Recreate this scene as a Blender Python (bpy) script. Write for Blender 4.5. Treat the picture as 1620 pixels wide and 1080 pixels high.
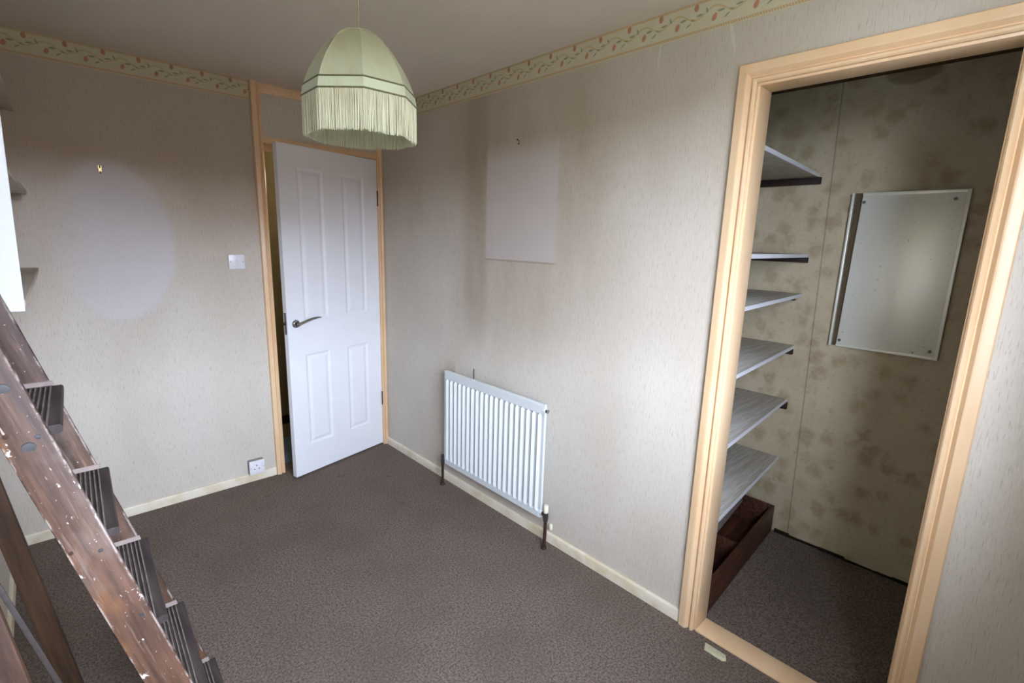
import bpy, bmesh, math, random
from mathutils import Vector, Matrix
random.seed(7)
for o in list(bpy.data.objects): bpy.data.objects.remove(o)
SC = bpy.context.scene
COL = SC.collection

# ---------------------------------------------------------------- camera
YAW, PIT, ROLL = math.radians(-43.716), math.radians(11.563), math.radians(1.698)
CAM = Vector((-1.7532, -3.1615, 1.5198))
fw = Vector((math.sin(-YAW)*math.cos(PIT), math.cos(YAW)*math.cos(PIT), -math.sin(PIT)))
rt = Vector((math.cos(YAW), math.sin(YAW), 0)); up = rt.cross(fw)
R_ = math.cos(ROLL)*rt + math.sin(ROLL)*up
U_ = -math.sin(ROLL)*rt + math.cos(ROLL)*up
cd = bpy.data.cameras.new('camera'); cam = bpy.data.objects.new('camera', cd); COL.objects.link(cam)
cd.sensor_width = 36; cd.sensor_fit = 'HORIZONTAL'; cd.lens = 781.64*36/1620; cd.clip_start = 0.02
m = Matrix((R_, U_, -fw)).transposed().to_4x4(); m.translation = CAM
cam.matrix_world = m
SC.camera = cam

# ---------------------------------------------------------------- world (plain overcast sky) and exposure
w = bpy.data.worlds.new('overcast_sky'); SC.world = w; w.use_nodes = True
bg = w.node_tree.nodes['Background']
bg.inputs['Color'].default_value = (0.80, 0.90, 1.11, 1); bg.inputs['Strength'].default_value = 47.0
SC.view_settings.view_transform = 'Standard'; SC.view_settings.look = 'None'
SC.view_settings.gamma = 1.0; SC.view_settings.use_curve_mapping = False
SC.view_settings.exposure = 0.0

# window geometry (behind the camera); a light portal only guides the sampling of the sky
WX0, WX1, WZ0, WZ1, WY = -1.84, -0.68, 1.06, 2.20, -3.41
pl = bpy.data.lights.new('window_portal', 'AREA'); pl.shape = 'RECTANGLE'
pl.size = WX1-WX0; pl.size_y = WZ1-WZ0; pl.cycles.is_portal = True
po = bpy.data.objects.new('window_portal', pl); COL.objects.link(po)
po.location = ((WX0+WX1)/2, WY-0.13, (WZ0+WZ1)/2); po.rotation_euler = (math.radians(90), 0, 0)

# ---------------------------------------------------------------- material helpers
def lin(c):
    return tuple(((v/255)/12.92 if v/255 <= .04045 else ((v/255+.055)/1.055)**2.4) for v in c)
def rgb(c): return (*lin(c), 1)

class Mat:
    def __init__(s, name, rough=.6, spec=.3, metal=0.0):
        s.m = bpy.data.materials.new(name); s.m.use_nodes = True
        s.nt = s.m.node_tree; s.b = s.nt.nodes['Principled BSDF']
        s.b.inputs['Roughness'].default_value = rough
        s.b.inputs['Specular IOR Level'].default_value = spec
        s.b.inputs['Metallic'].default_value = metal
        s._tc = None
    def node(s, t, **kw):
        n = s.nt.nodes.new(t)
        for k, v in kw.items(): setattr(n, k, v)
        return n
    def link(s, a, b): s.nt.links.new(a, b)
    def put(s, sock, v):
        if hasattr(v, 'is_linked') or hasattr(v, 'links'): s.link(v, sock)
        else: sock.default_value = v
    def obj(s):
        if not s._tc: s._tc = s.node('ShaderNodeTexCoord')
        return s._tc.outputs['Object']
    def xyz(s):
        n = s.node('ShaderNodeSeparateXYZ'); s.link(s.obj(), n.inputs[0]); return n.outputs
    def map(s, scale=(1, 1, 1), loc=(0, 0, 0), rot=(0, 0, 0)):
        n = s.node('ShaderNodeMapping'); s.link(s.obj(), n.inputs[0])
        n.inputs['Scale'].default_value = scale; n.inputs['Location'].default_value = loc
        n.inputs['Rotation'].default_value = rot
        return n.outputs[0]
    def noise(s, vec, scale=5, detail=3, rough=.5):
        n = s.node('ShaderNodeTexNoise'); s.link(vec, n.inputs['Vector'])
        n.inputs['Scale'].default_value = scale; n.inputs['Detail'].default_value = detail
        n.inputs['Roughness'].default_value = rough
        return n.outputs['Fac']
    def vor(s, vec, scale=5, feature='F1', out='Distance', rnd=1.0):
        n = s.node('ShaderNodeTexVoronoi', feature=feature); s.link(vec, n.inputs['Vector'])
        n.inputs['Scale'].default_value = scale; n.inputs['Randomness'].default_value = rnd
        return n.outputs[out]
    def ma(s, op, a, b=0.0, c=None, clamp=False):
        n = s.node('ShaderNodeMath', operation=op, use_clamp=clamp)
        s.put(n.inputs[0], a); s.put(n.inputs[1], b)
        if c is not None: s.put(n.inputs[2], c)
        return n.outputs[0]
    def ss(s, x, a, b, lo=0.0, hi=1.0):       # smoothstep
        n = s.node('ShaderNodeMapRange', interpolation_type='SMOOTHSTEP')
        s.put(n.inputs[0], x); n.inputs[1].default_value = a; n.inputs[2].default_value = b
        n.inputs[3].default_value = lo; n.inputs[4].default_value = hi
        return n.outputs[0]
    def mix(s, f, a, b, blend='MIX'):
        n = s.node('ShaderNodeMix', data_type='RGBA', blend_type=blend)
        s.put(n.inputs['Factor'], f)
        for k, v in ((6, a), (7, b)):
            if isinstance(v, tuple): n.inputs[k].default_value = v if len(v) == 4 else (*v, 1)
            else: s.link(v, n.inputs[k])
        return n.outputs[2]
    def color(s, v):
        s.put(s.b.inputs['Base Color'], v); return s
    def bump(s, h, strength=.3, dist=.002):
        n = s.node('ShaderNodeBump'); n.inputs['Strength'].default_value = strength
        n.inputs['Distance'].default_value = dist
        s.link(h, n.inputs['Height']); s.link(n.outputs[0], s.b.inputs['Normal']); return s
    def ellipse(s, u, v, cu, cv, a, b, ang=0.0, soft=.35):
        du = s.ma('SUBTRACT', u, cu); dv = s.ma('SUBTRACT', v, cv)
        c, sn = math.cos(ang), math.sin(ang)
        p = s.ma('DIVIDE', s.ma('ADD', s.ma('MULTIPLY', du, c), s.ma('MULTIPLY', dv, sn)), a)
        q = s.ma('DIVIDE', s.ma('SUBTRACT', s.ma('MULTIPLY', dv, c), s.ma('MULTIPLY', du, sn)), b)
        d = s.ma('ADD', s.ma('MULTIPLY', p, p), s.ma('MULTIPLY', q, q))
        return s.ss(d, 1+soft, 1-soft)

def plain(name, c, rough=.5, spec=.3, metal=0, var=.06, scale=30):
    M = Mat(name, rough, spec, metal)
    f = M.noise(M.obj(), scale, 3)
    k = tuple(max(0, v*(1-var*2)) for v in c)
    M.color(M.mix(f, rgb(c), rgb(k)))
    return M.m

# wallpaper: cream, fine vertical thread flecks, woven relief
def wallpaper(name, stains=None):
    M = Mat(name, .75, .15)
    base = rgb((196, 187, 173)); pale = rgb((206, 199, 188))
    big = M.noise(M.map((1, 1, .5)), 2.2, 3)
    c = M.mix(M.ss(big, .3, .7), base, pale)
    thr = M.noise(M.map((270, 270, 26)), 1.0, 3, .65)
    c = M.mix(M.ss(thr, .54, .70, 0, .5), c, rgb((146, 131, 110)))
    thr2 = M.noise(M.map((160, 160, 14), loc=(3, 1, 7)), 1.0, 2, .6)
    c = M.mix(M.ss(thr2, .56, .72, 0, .35), c, rgb((216, 210, 198)))
    if stains: c = stains(M, c)
    M.color(c)
    h = M.noise(M.map((300, 300, 40)), 1.0, 2)
    M.bump(h, .35, .0015)
    return M.m

def stains_back(M, c):
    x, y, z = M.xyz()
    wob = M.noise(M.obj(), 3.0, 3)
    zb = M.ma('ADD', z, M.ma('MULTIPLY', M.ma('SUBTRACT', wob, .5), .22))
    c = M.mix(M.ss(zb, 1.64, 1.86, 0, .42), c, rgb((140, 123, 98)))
    # paler oval where something round hung on the wall
    e = M.ellipse(x, z, -1.465, 1.45, .245, .385, 0.0, .2)
    soft_left = M.ss(x, -1.70, -1.52)
    e = M.ma('MULTIPLY', e, M.ma('ADD', .35, M.ma('MULTIPLY', .65, soft_left)))
    c = M.mix(M.ma('MULTIPLY', e, .62), c, rgb((207, 205, 209)))
    return c
def stains_right(M, c):
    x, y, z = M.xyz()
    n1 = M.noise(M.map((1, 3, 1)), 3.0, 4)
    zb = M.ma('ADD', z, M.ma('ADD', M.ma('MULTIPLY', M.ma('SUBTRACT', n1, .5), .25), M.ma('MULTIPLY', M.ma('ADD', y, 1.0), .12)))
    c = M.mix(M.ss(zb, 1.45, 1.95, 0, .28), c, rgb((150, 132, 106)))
    # warm smoke mark above the radiator
    sy = M.ma('MULTIPLY', M.ss(y, -2.02, -1.66), M.ss(y, -.72, -.98))
    sz = M.ma('MULTIPLY', M.ss(z, .78, 1.25), M.ss(z, 2.40, 2.0, .55, 1.0))
    s = M.ma('MULTIPLY', M.ma('MULTIPLY', sy, sz), M.ss(n1, .2, .75, .45, 1.0))
    c = M.mix(M.ma('MULTIPLY', s, .42), c, rgb((150, 130, 102)))
    s2 = M.ma('MULTIPLY', M.ma('MULTIPLY', M.ss(y, -1.16, -1.06), M.ss(y, -.88, -.98)), M.ss(z, .8, 1.1))
    c = M.mix(M.ma('MULTIPLY', s2, .22), c, rgb((126, 104, 78)))
    # brown mark beside the radiator end
    s3 = M.ma('MULTIPLY', M.ma('MULTIPLY', M.ss(y, -.86, -.82), M.ss(y, -.70, -.80)), M.ma('MULTIPLY', M.ss(z, .05, .2), M.ss(z, .85, .7)))
    c = M.mix(M.ma('MULTIPLY', s3, .45), c, rgb((150, 116, 78)))
    # pale rectangle where a picture hung
    ry = M.ma('MULTIPLY', M.ss(y, -1.615, -1.585), M.ss(y, -1.09, -1.115))
    rz = M.ma('MULTIPLY', M.ss(z, 1.415, 1.425), M.ss(z, 2.02, 1.90))
    r = M.ma('MULTIPLY', ry, rz)
    c = M.mix(M.ma('MULTIPLY', r, .85), c, rgb((196, 188, 182)))
    # dirty line under the picture
    ln = M.ma('MULTIPLY', M.ss(M.ma('ABSOLUTE', M.ma('SUBTRACT', z, 1.417)), .006, .002), ry)
    c = M.mix(M.ma('MULTIPLY', ln, .45), c, rgb((126, 104, 90)))
    # seams between the drops
    for yy in (-.55, -1.07, -1.60, -2.13, -2.66):
        sm = M.ss(M.ma('ABSOLUTE', M.ma('SUBTRACT', y, yy)), .0025, .0005)
        c = M.mix(M.ma('MULTIPLY', sm, .08), c, rgb((150, 130, 105)))
    # scrapes by the cupboard head
    sc = M.ellipse(y, z, -2.34, 2.2, .006, .05, -.25, .5)
    c = M.mix(M.ma('MULTIPLY', sc, .3), c, rgb((222, 220, 216)))
    sc = M.ellipse(y, z, -2.07, 2.2, .005, .05, .05, .5)
    c = M.mix(M.ma('MULTIPLY', sc, .22), c, rgb((222, 220, 216)))
    return c

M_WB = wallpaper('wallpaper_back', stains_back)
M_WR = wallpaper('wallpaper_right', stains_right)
M_W = wallpaper('wallpaper_plain')

# wallpaper border: tulips and leaves on a vine
def border(name, axis, phase, period):
    M = Mat(name, .65, .2)
    o = M.xyz()
    s = o[0] if axis == 'x' else M.ma('MULTIPLY', o[1], -1.0)
    z = o[2]
    u = M.ma('MULTIPLY', M.ma('FRACT', M.ma('DIVIDE', M.ma('SUBTRACT', s, phase-20*period-.03), period)), period)  # 0..period, tulip at .03
    c = M.mix(M.noise(M.obj(), 25, 3), rgb((200, 192, 166)), rgb((188, 179, 152)))
    # vine (two half waves per repeat)
    for off, cz, amp in ((0.0, 2.298, .014),):
        ph = M.ma('MULTIPLY', M.ma('SUBTRACT', u, .098), 2*math.pi/period)
        wv = M.ma('MULTIPLY', M.ma('COSINE', ph), amp)
        d = M.ma('ABSOLUTE', M.ma('SUBTRACT', M.ma('SUBTRACT', z, cz), wv))
        c = M.mix(M.ma('MULTIPLY', M.ss(d, .0045, .002), .6), c, rgb((183, 150, 92)))
    def blob(cu, cv, a, b, ang, col, f=.75):
        nonlocal c
        k = M.ellipse(u, z, cu, cv, a, b, ang)
        if cu + a > period: k = M.ma('MAXIMUM', k, M.ellipse(u, z, cu-period, cv, a, b, ang))
        if cu - a < 0: k = M.ma('MAXIMUM', k, M.ellipse(u, z, cu+period, cv, a, b, ang))
        c = M.mix(M.ma('MULTIPLY', k, f), c, rgb(col))
    G = (104, 124, 88); G2 = (112, 128, 112)
    blob(.044, 2.296, .012, .0035, .1, G); blob(.069, 2.306, .0035, .010, .35, G2)
    blob(.119, 2.293, .012, .004, .05, G); blob(.005, 2.273, .011, .003, .55, G2)
    blob(.020, 2.286, .009, .003, -.3, G, .6)
    blob(.030, 2.322, .0085, .0125, 0, (158, 88, 62)); blob(.034, 2.318, .003, .008, 0, (190, 120, 84), .6)
    blob(.098, 2.277, .008, .0125, -.35, (164, 92, 66)); blob(.101, 2.279, .003, .007, -.35, (196, 130, 92), .6)
    # rope edges
    for zz in (2.246, 2.336):
        band = M.ss(M.ma('ABSOLUTE', M.ma('SUBTRACT', z, zz)), .0055, .004)
        tick = M.ss(M.ma('SINE', M.ma('MULTIPLY', M.ma('ADD', s, M.ma('MULTIPLY', z, .5)), 2*math.pi/.0085)), -.4, .3)
        c = M.mix(M.ma('MULTIPLY', band, M.ma('ADD', .3, M.ma('MULTIPLY', tick, .45))), c, rgb((176, 134, 78)))
    M.color(c)
    return M.m
M_BB = border('border_back', 'x', -1.689, .1334)
M_BR = border('border_right', 'y', 1.659, .1358)

def closet_paper():
    M = Mat('closet_wallpaper', .8, .12)
    v = M.map((1, 1, 1))
    wv = M.node('ShaderNodeVectorMath', operation='ADD'); M.link(v, wv.inputs[0])
    nz = M.node('ShaderNodeTexNoise'); M.link(v, nz.inputs['Vector']); nz.inputs['Scale'].default_value = 14
    sub = M.node('ShaderNodeVectorMath', operation='SCALE'); M.link(nz.outputs['Color'], sub.inputs[0]); sub.inputs['Scale'].default_value = .05
    M.link(sub.outputs[0], wv.inputs[1])
    d = M.vor(wv.outputs[0], 10.5, 'F1', 'Distance', .75)
    n = M.noise(v, 34, 4, .6); n2 = M.noise(v, 7, 3)
    f = M.ma('ADD', d, M.ma('MULTIPLY', M.ma('SUBTRACT', n, .5), .75))
    c = M.mix(M.ss(f, .10, .62), rgb((164, 147, 118)), rgb((190, 177, 150)))
    c = M.mix(M.ss(f, .18, .02, 0, .4), c, rgb((190, 174, 146)))
    c = M.mix(M.ss(n2, .4, .65, 0, .35), c, rgb((172, 156, 128)))
    c = M.mix(M.ss(M.noise(v, 60, 3), .55, .75, 0, .25), c, rgb((122, 104, 80)))
    x, y, z = M.xyz()
    # seam between two drops, slightly out of plumb, and a dark ring mark near the top
    sl = M.ma('ADD', y, M.ma('MULTIPLY', M.ma('SUBTRACT', 1.893, z), .024))
    sm = M.ss(M.ma('ABSOLUTE', M.ma('ADD', sl, 2.418)), .004, .0015)
    c = M.mix(M.ma('MULTIPLY', sm, .5), c, rgb((104, 84, 66)))
    e = M.ellipse(y, z, -2.665, 2.265, .095, .05, 0, .25)
    c = M.mix(M.ma('MULTIPLY', e, .45), c, rgb((84, 66, 50)))
    M.color(c); M.bump(f, .25, .002)
    return M.m
M_CL = closet_paper()

def carpet():
    M = Mat('carpet', .95, .05)
    v = M.obj()
    a = M.noise(v, 120, 4, .75); b = M.noise(v, 3.2, 4); g = M.noise(M.map((1, 1, 1), (4, 2, 0)), 420, 2)
    c = M.mix(M.ss(a, .33, .67), rgb((84, 74, 66)), rgb((148, 133, 123)))
    c = M.mix(M.ss(g, .55, .72, 0, .6), c, rgb((180, 160, 150)))
    c = M.mix(M.ss(g, .45, .28, 0, .6), c, rgb((66, 60, 55)))
    c = M.mix(M.ss(b, .42, .68, 0, .35), c, rgb((102, 92, 82)))
    sp = M.noise(M.map((1, 1, 1), (9, 5, 0)), 9, 2)
    c = M.mix(M.ss(sp, .70, .78, 0, .4), c, rgb((76, 66, 60)))
    M.color(c)
    h = M.ma('ADD', a, M.ma('MULTIPLY', g, .8))
    M.bump(h, .9, .006)
    return M.m
M_CARPET = carpet()

def ceiling_mat():
    M = Mat('ceiling_paint', .85, .1)
    x, y, z = M.xyz()
    n = M.noise(M.obj(), 55, 4); n2 = M.noise(M.obj(), 1.6, 3)
    c = M.mix(n2, rgb((222, 210, 194)), rgb((212, 199, 182)))
    # raised paper seam
    dd = M.ma('SUBTRACT', M.ma('ADD', x, 1.15), M.ma('MULTIPLY', M.ma('ADD', y, .984), .29))
    sm = M.ma('MULTIPLY', M.ss(M.ma('ABSOLUTE', dd), .005, .002), M.ma('MULTIPLY', M.ss(y, -.36, -.42), M.ss(M.noise(M.obj(), 9, 3), .3, .5, .3, 1)))
    c = M.mix(M.ma('MULTIPLY', sm, .75), c, rgb((216, 208, 186)))
    M.color(c); M.bump(n, .4, .003)
    return M.m
M_CEIL = ceiling_mat()

def gloss_trim():
    M = Mat('trim_gloss_paint', .32, .45)
    n = M.noise(M.map((1, 1, .3)), 9, 4)
    c = M.mix(M.ss(n, .35, .7), rgb((230, 199, 160)), rgb((224, 188, 146)))
    sp = M.noise(M.obj(), 46, 2)
    c = M.mix(M.ss(sp, .77, .82, 0, .55), c, rgb((140, 112, 70)))
    M.color(c); M.bump(M.noise(M.map((40, 40, 4)), 1, 2), .12, .002)
    return M.m
M_TRIM = gloss_trim()

def base_mat():
    M = Mat('baseboard_paint', .45, .4)
    n = M.noise(M.obj(), 10, 4)
    c = M.mix(M.ss(n, .4, .7), rgb((226, 217, 198)), rgb((210, 196, 166)))
    M.color(c); return M.m
M_BASE = base_mat()

M_WHITE = plain('door_white_paint', (234, 235, 238), .35, .45, 0, .015, 12)
M_RAD = plain('radiator_enamel', (216, 221, 221), .35, .45, 0, .015, 12)
M_PLASTIC = plain('white_plastic', (232, 232, 236), .3, .5, 0, .01)
M_CREAMCAP = plain('cream_plastic_cap', (236, 230, 206), .4, .4, 0, .02)
M_GREYBOX = plain('grey_pattress_box', (150, 150, 146), .5, .3, 0, .04)
M_SLOT = plain('slot_shade_brown', (92, 80, 60), .8, .1)  # brown stands in for the shadow inside the access panel's slot
M_DARK = plain('dark_recess', (40, 34, 26), .8, .1)
M_CHROME = plain('polished_chrome', (176, 176, 176), .12, .5, 1.0, .02)
M_BRASS = plain('brass', (168, 150, 104), .25, .5, 1.0, .05)
M_STEEL = plain('dull_steel', (110, 112, 114), .45, .5, .8, .1)
M_HINGE = plain('dark_bronze_hinge', (70, 52, 40), .5, .4, .3, .1)
M_PIPE = plain('painted_brown_pipe', (74, 52, 42), .45, .4, .2, .15, 60)
M_VALVE = plain('tarnished_valve_body', (88, 84, 80), .4, .5, .6, .15, 60)
M_BATTEN = plain('dark_stained_batten', (48, 28, 22), .6, .3, 0, .15, 40)
M_FLEX = plain('flex_cable', (176, 160, 128), .6, .3)
M_BULB = plain('frosted_bulb', (232, 230, 222), .25, .4)
M_ROSE = plain('ceiling_rose_plastic', (222, 214, 196), .4, .4)

def shelf_vinyl():
    M = Mat('pale_woodgrain_vinyl', .45, .35)
    g = M.noise(M.map((4, 60, 60)), 1.5, 4)
    c = M.mix(M.ss(g, .35, .65), rgb((198, 194, 186)), rgb((168, 161, 150)))
    M.color(c); return M.m
M_SHELF = shelf_vinyl()
M_LIP = plain('white_shelf_edging', (236, 238, 244), .35, .45, 0, .01)
M_UNIT = plain('white_laminate', (220, 225, 226), .35, .4, 0, .01)
def unit_shelf():
    M = Mat('taupe_shelf_board', .5, .3)
    g = M.noise(M.map((60, 4, 60)), 1.2, 4)
    M.color(M.mix(g, rgb((192, 182, 168)), rgb((170, 160, 146)))); return M.m
M_USH = unit_shelf()

def box_wood():
    M = Mat('red_brown_wood', .5, .35)
    g = M.noise(M.map((5, 70, 70)), 1.0, 4)
    c = M.mix(M.ss(g, .3, .7), rgb((94, 54, 36)), rgb((54, 31, 23)))
    M.color(c); return M.m
M_BOX = box_wood()
M_PLANK = plain('dusty_grey_plank', (142, 128, 122), .7, .2, 0, .12, 25)

def old_paint_board():
    M = Mat('old_cream_paint', .38, .5, .35)
    n = M.noise(M.obj(), 4, 3)
    c = M.mix(n, rgb((244, 243, 232)), rgb((234, 231, 214)))
    ch = M.noise(M.obj(), 70, 3)
    c = M.mix(M.ss(ch, .70, .74, 0, .5), c, rgb((120, 108, 84)))
    M.color(c); return M.m
M_BOARD = old_paint_board()

def ladder_wood(name, seed, dust=.3):
    # local z runs along the timber
    M = Mat(name, .55, .3)
    g = M.noise(M.map((34, 34, 2.2), loc=(seed, 2*seed, seed)), 1.6, 5, .65)
    b = M.noise(M.map((1, 1, .35), loc=(seed, 0, 3*seed)), 9, 4)
    c = M.mix(M.ss(g, .3, .7), rgb((52, 37, 29)), rgb((92, 66, 51)))
    c = M.mix(M.ss(b, .4, .65, 0, .6), c, rgb((52, 34, 27)))
    o = M.noise(M.map((1, 1, .3), loc=(7, seed, 1)), 16, 3)
    c = M.mix(M.ss(o, .56, .72, 0, .55), c, rgb((130, 88, 55)))
    d = M.noise(M.map((1, 1, .5), loc=(2, 5, seed)), 7, 4, .65)
    c = M.mix(M.ss(d, .5, .72, 0, dust), c, rgb((122, 108, 100)))
    # scuffed grain, scratches, splashes and dribbles of old paint with ragged outlines
    sc = M.noise(M.map((90, 90, 5), loc=(seed, 1, 4)), 1.0, 4, .7)
    c = M.mix(M.ss(sc, .55, .68, 0, .4), c, rgb((132, 110, 96)))
    pn = M.noise(M.map((1, 1, .6), loc=(seed, 8, 8)), 26, 5, .7)
    pw = M.noise(M.map((1, 1, 1), loc=(seed, 4, 2)), 5, 2)
    k = M.ma('ADD', pn, M.ma('MULTIPLY', pw, .45))
    c = M.mix(M.ss(k, .865, .89, 0, .8), c, rgb((205, 196, 188)))
    p2 = M.noise(M.map((1, 1, .22), loc=(seed, 3, seed)), 85, 3)
    c = M.mix(M.ss(p2, .70, .75, 0, .6), c, rgb((190, 172, 162)))
    p3 = M.noise(M.map((1, 1, .8), loc=(5, seed, 2)), 190, 2)
    c = M.mix(M.ss(p3, .72, .77, 0, .55), c, rgb((190, 176, 168)))
    lx_ = M.ma('ABSOLUTE', M.xyz()[0])
    wear = M.ma('MULTIPLY', M.ss(lx_, .0285, .0325), M.ss(M.noise(M.map((1, 1, .5), loc=(seed, 6, 6)), 34, 4, .7), .47, .58))
    c = M.mix(M.ma('MULTIPLY', wear, .6), c, rgb((178, 164, 156)))
    dk = M.noise(M.map((60, 60, 3), loc=(seed*3, 1, 1)), 1, 3)
    c = M.mix(M.ss(dk, .62, .72, 0, .5), c, rgb((60, 38, 28)))
    M.color(c); M.bump(g, .35, .002)
    return M.m
M_LW = [ladder_wood('ladder_timber_%d' % i, 1.3+i*2.1, .45 if i == 3 else .3) for i in range(4)]
def shaded_timber():  # ladder wood made darker: shade on the far rear leg is in the colour
    M = Mat('ladder_rear_shaded_timber', .6, .25)
    g = M.noise(M.map((34, 34, 2.2)), 1.6, 5, .65)
    c = M.mix(M.ss(g, .3, .7), rgb((48, 33, 23)), rgb((72, 50, 33)))
    M.color(c); M.bump(g, .3, .002); return M.m
M_REAR = shaded_timber()
def tread_mat():
    M = Mat('dark_worn_tread', .6, .3)
    z = M.xyz()[2]
    n = M.noise(M.map((40, 4, 40)), 1.3, 4)
    c = M.mix(M.ss(n, .35, .7), rgb((50, 43, 42)), rgb((76, 66, 62)))
    c = M.mix(M.ma('MULTIPLY', M.ss(z, -.0024, -.0006), M.ss(M.noise(M.obj(), 30, 3), .3, .6, .35, .85)), c, rgb((132, 122, 114)))
    M.color(c); return M.m
M_TREAD = tread_mat()

def fabric(name, a, b, vert=True):
    M = Mat(name, .7, .2)
    g = M.noise(M.map((260, 260, 10)), 1, 3) if vert else M.noise(M.obj(), 160, 3)
    n = M.noise(M.obj(), 18, 3)
    c = M.mix(g, rgb(a), rgb(b))
    c = M.mix(M.ss(n, .45, .75, 0, .25), c, rgb((176, 158, 118)))
    M.color(c); M.bump(g, .2, .001)
    M.b.inputs['Sheen Weight'].default_value = .2
    # thin satin lets some light through
    tr = M.node('ShaderNodeBsdfTranslucent'); M.link(c, tr.inputs[0])
    mx = M.node('ShaderNodeMixShader'); mx.inputs[0].default_value = .16
    out = [x for x in M.nt.nodes if x.type == 'OUTPUT_MATERIAL'][0]
    M.link(M.b.outputs[0], mx.inputs[1]); M.link(tr.outputs[0], mx.inputs[2]); M.link(mx.outputs[0], out.inputs[0])
    return M.m
M_SATIN = fabric('green_satin', (200, 205, 174), (188, 193, 162))
M_BAND = fabric('pale_green_braid', (208, 216, 188), (196, 204, 174))
M_CORDM = fabric('dark_green_piping', (112, 112, 76), (94, 96, 66))
M_FRINGE = fabric('cream_green_fringe', (236, 235, 208), (184, 184, 148))

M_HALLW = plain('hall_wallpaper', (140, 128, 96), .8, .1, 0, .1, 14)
M_RUG = plain('blue_grey_rug', (120, 140, 158), .9, .1, 0, .2, 40)
M_LINO = plain('hall_carpet', (120, 108, 98), .9, .1, 0, .2, 80)
M_GROUND = plain('outdoor_ground', (112, 116, 96), .9, .1, 0, .15, 2)
M_TERR = plain('outdoor_brick', (120, 92, 78), .9, .1, 0, .15, 2)
M_CLC = plain('added_dark_ceiling', (104, 88, 68), .85, .1, 0, .1, 12)
M_TAPE = plain('scrap_of_tape', (214, 212, 176), .6, .3, 0, .1, 60)
M_STAY = plain('dull_painted_stay', (70, 62, 58), .6, .3, 0, .2, 60)

# ---------------------------------------------------------------- mesh helpers
def wloc(o):
    v = Vector((0, 0, 0))
    while o: v += o.location; o = o.parent
    return v
class MB:
    def __init__(s): s.v = []; s.f = []
    def add(s, vs, fs):
        n = len(s.v); s.v += [tuple(p) for p in vs]; s.f += [tuple(i+n for i in f) for f in fs]; return s
    def box(s, lo, hi):
        x0, y0, z0 = lo; x1, y1, z1 = hi
        return s.add([(x0,y0,z0),(x1,y0,z0),(x1,y1,z0),(x0,y1,z0),(x0,y0,z1),(x1,y0,z1),(x1,y1,z1),(x0,y1,z1)],
                     [(0,3,2,1),(4,5,6,7),(0,1,5,4),(1,2,6,5),(2,3,7,6),(3,0,4,7)])
    def hexa(s, b4, t4):       # bottom quad (ccw from above), top quad
        return s.add(list(b4)+list(t4), [(0,3,2,1),(4,5,6,7),(0,1,5,4),(1,2,6,5),(2,3,7,6),(3,0,4,7)])
    def tube(s, path, r, n=10, caps=True):
        P = [Vector(p) for p in path]; rs = r if isinstance(r, (list, tuple)) else [r]*len(P)
        base = len(s.v); ref = None
        for i, p in enumerate(P):
            t = (P[min(i+1, len(P)-1)]-P[max(i-1, 0)]).normalized()
            if ref is None: ref = t.orthogonal().normalized()
            ref = (ref - t*ref.dot(t)).normalized(); b = t.cross(ref)
            for k in range(n):
                a = 2*math.pi*k/n
                s.v.append(tuple(p + (ref*math.cos(a)+b*math.sin(a))*rs[i]))
        for i in range(len(P)-1):
            for k in range(n):
                k2 = (k+1) % n
                s.f.append((base+i*n+k, base+i*n+k2, base+(i+1)*n+k2, base+(i+1)*n+k))
        if caps:
            s.f.append(tuple(base+k for k in reversed(range(n))))
            s.f.append(tuple(base+(len(P)-1)*n+k for k in range(n)))
        return s
    def lathe(s, prof, c, axis=(0, 0, 1), n=24):   # prof: (radius, height along axis)
        ax = Vector(axis).normalized(); e = ax.orthogonal().normalized(); g = ax.cross(e); c = Vector(c)
        base = len(s.v)
        for r, h in prof:
            for k in range(n):
                a = 2*math.pi*k/n; s.v.append(tuple(c+ax*h+(e*math.cos(a)+g*math.sin(a))*r))
        for i in range(len(prof)-1):
            for k in range(n):
                k2 = (k+1) % n; s.f.append((base+i*n+k, base+i*n+k2, base+(i+1)*n+k2, base+(i+1)*n+k))
        s.f.append(tuple(base+k for k in reversed(range(n)))); s.f.append(tuple(base+(len(prof)-1)*n+k for k in range(n)))
        return s
    def loft(s, rings, closed=True, caps=True):
        n = len(rings[0]); base = len(s.v)
        for rg in rings: s.v += [tuple(p) for p in rg]
        for i in range(len(rings)-1):
            for k in range(n if closed else n-1):
                k2 = (k+1) % n; s.f.append((base+i*n+k, base+i*n+k2, base+(i+1)*n+k2, base+(i+1)*n+k))
        if caps and closed:
            s.f.append(tuple(base+k for k in reversed(range(n)))); s.f.append(tuple(base+(len(rings)-1)*n+k for k in range(n)))
        return s
    def build(s, name, mat, parent=None, bevel=0, smooth=False, loc=None, segs=2):
        me = bpy.data.meshes.new(name)
        off = wloc(parent) + (Vector(loc) if loc else Vector((0, 0, 0)))
        if not parent and loc: off = Vector(loc)
        me.from_pydata([tuple(Vector(p)-off) for p in s.v], [], s.f)
        bm = bmesh.new(); bm.from_mesh(me)
        bmesh.ops.recalc_face_normals(bm, faces=bm.faces)
        if bevel:
            es = [e for e in bm.edges if len(e.link_faces) == 2 and e.calc_face_angle(0) > .5]
            bmesh.ops.bevel(bm, geom=es, offset=bevel, segments=segs, profile=.5, affect='EDGES', clamp_overlap=True)
        bm.to_mesh(me); bm.free()
        if smooth or bevel:
            me.polygons.foreach_set('use_smooth', [True]*len(me.polygons))
            me.set_sharp_from_angle(angle=math.radians(35))
        me.materials.append(mat)
        o = bpy.data.objects.new(name, me); COL.objects.link(o)
        if loc: o.location = loc
        if parent: o.parent = parent
        return o
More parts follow.
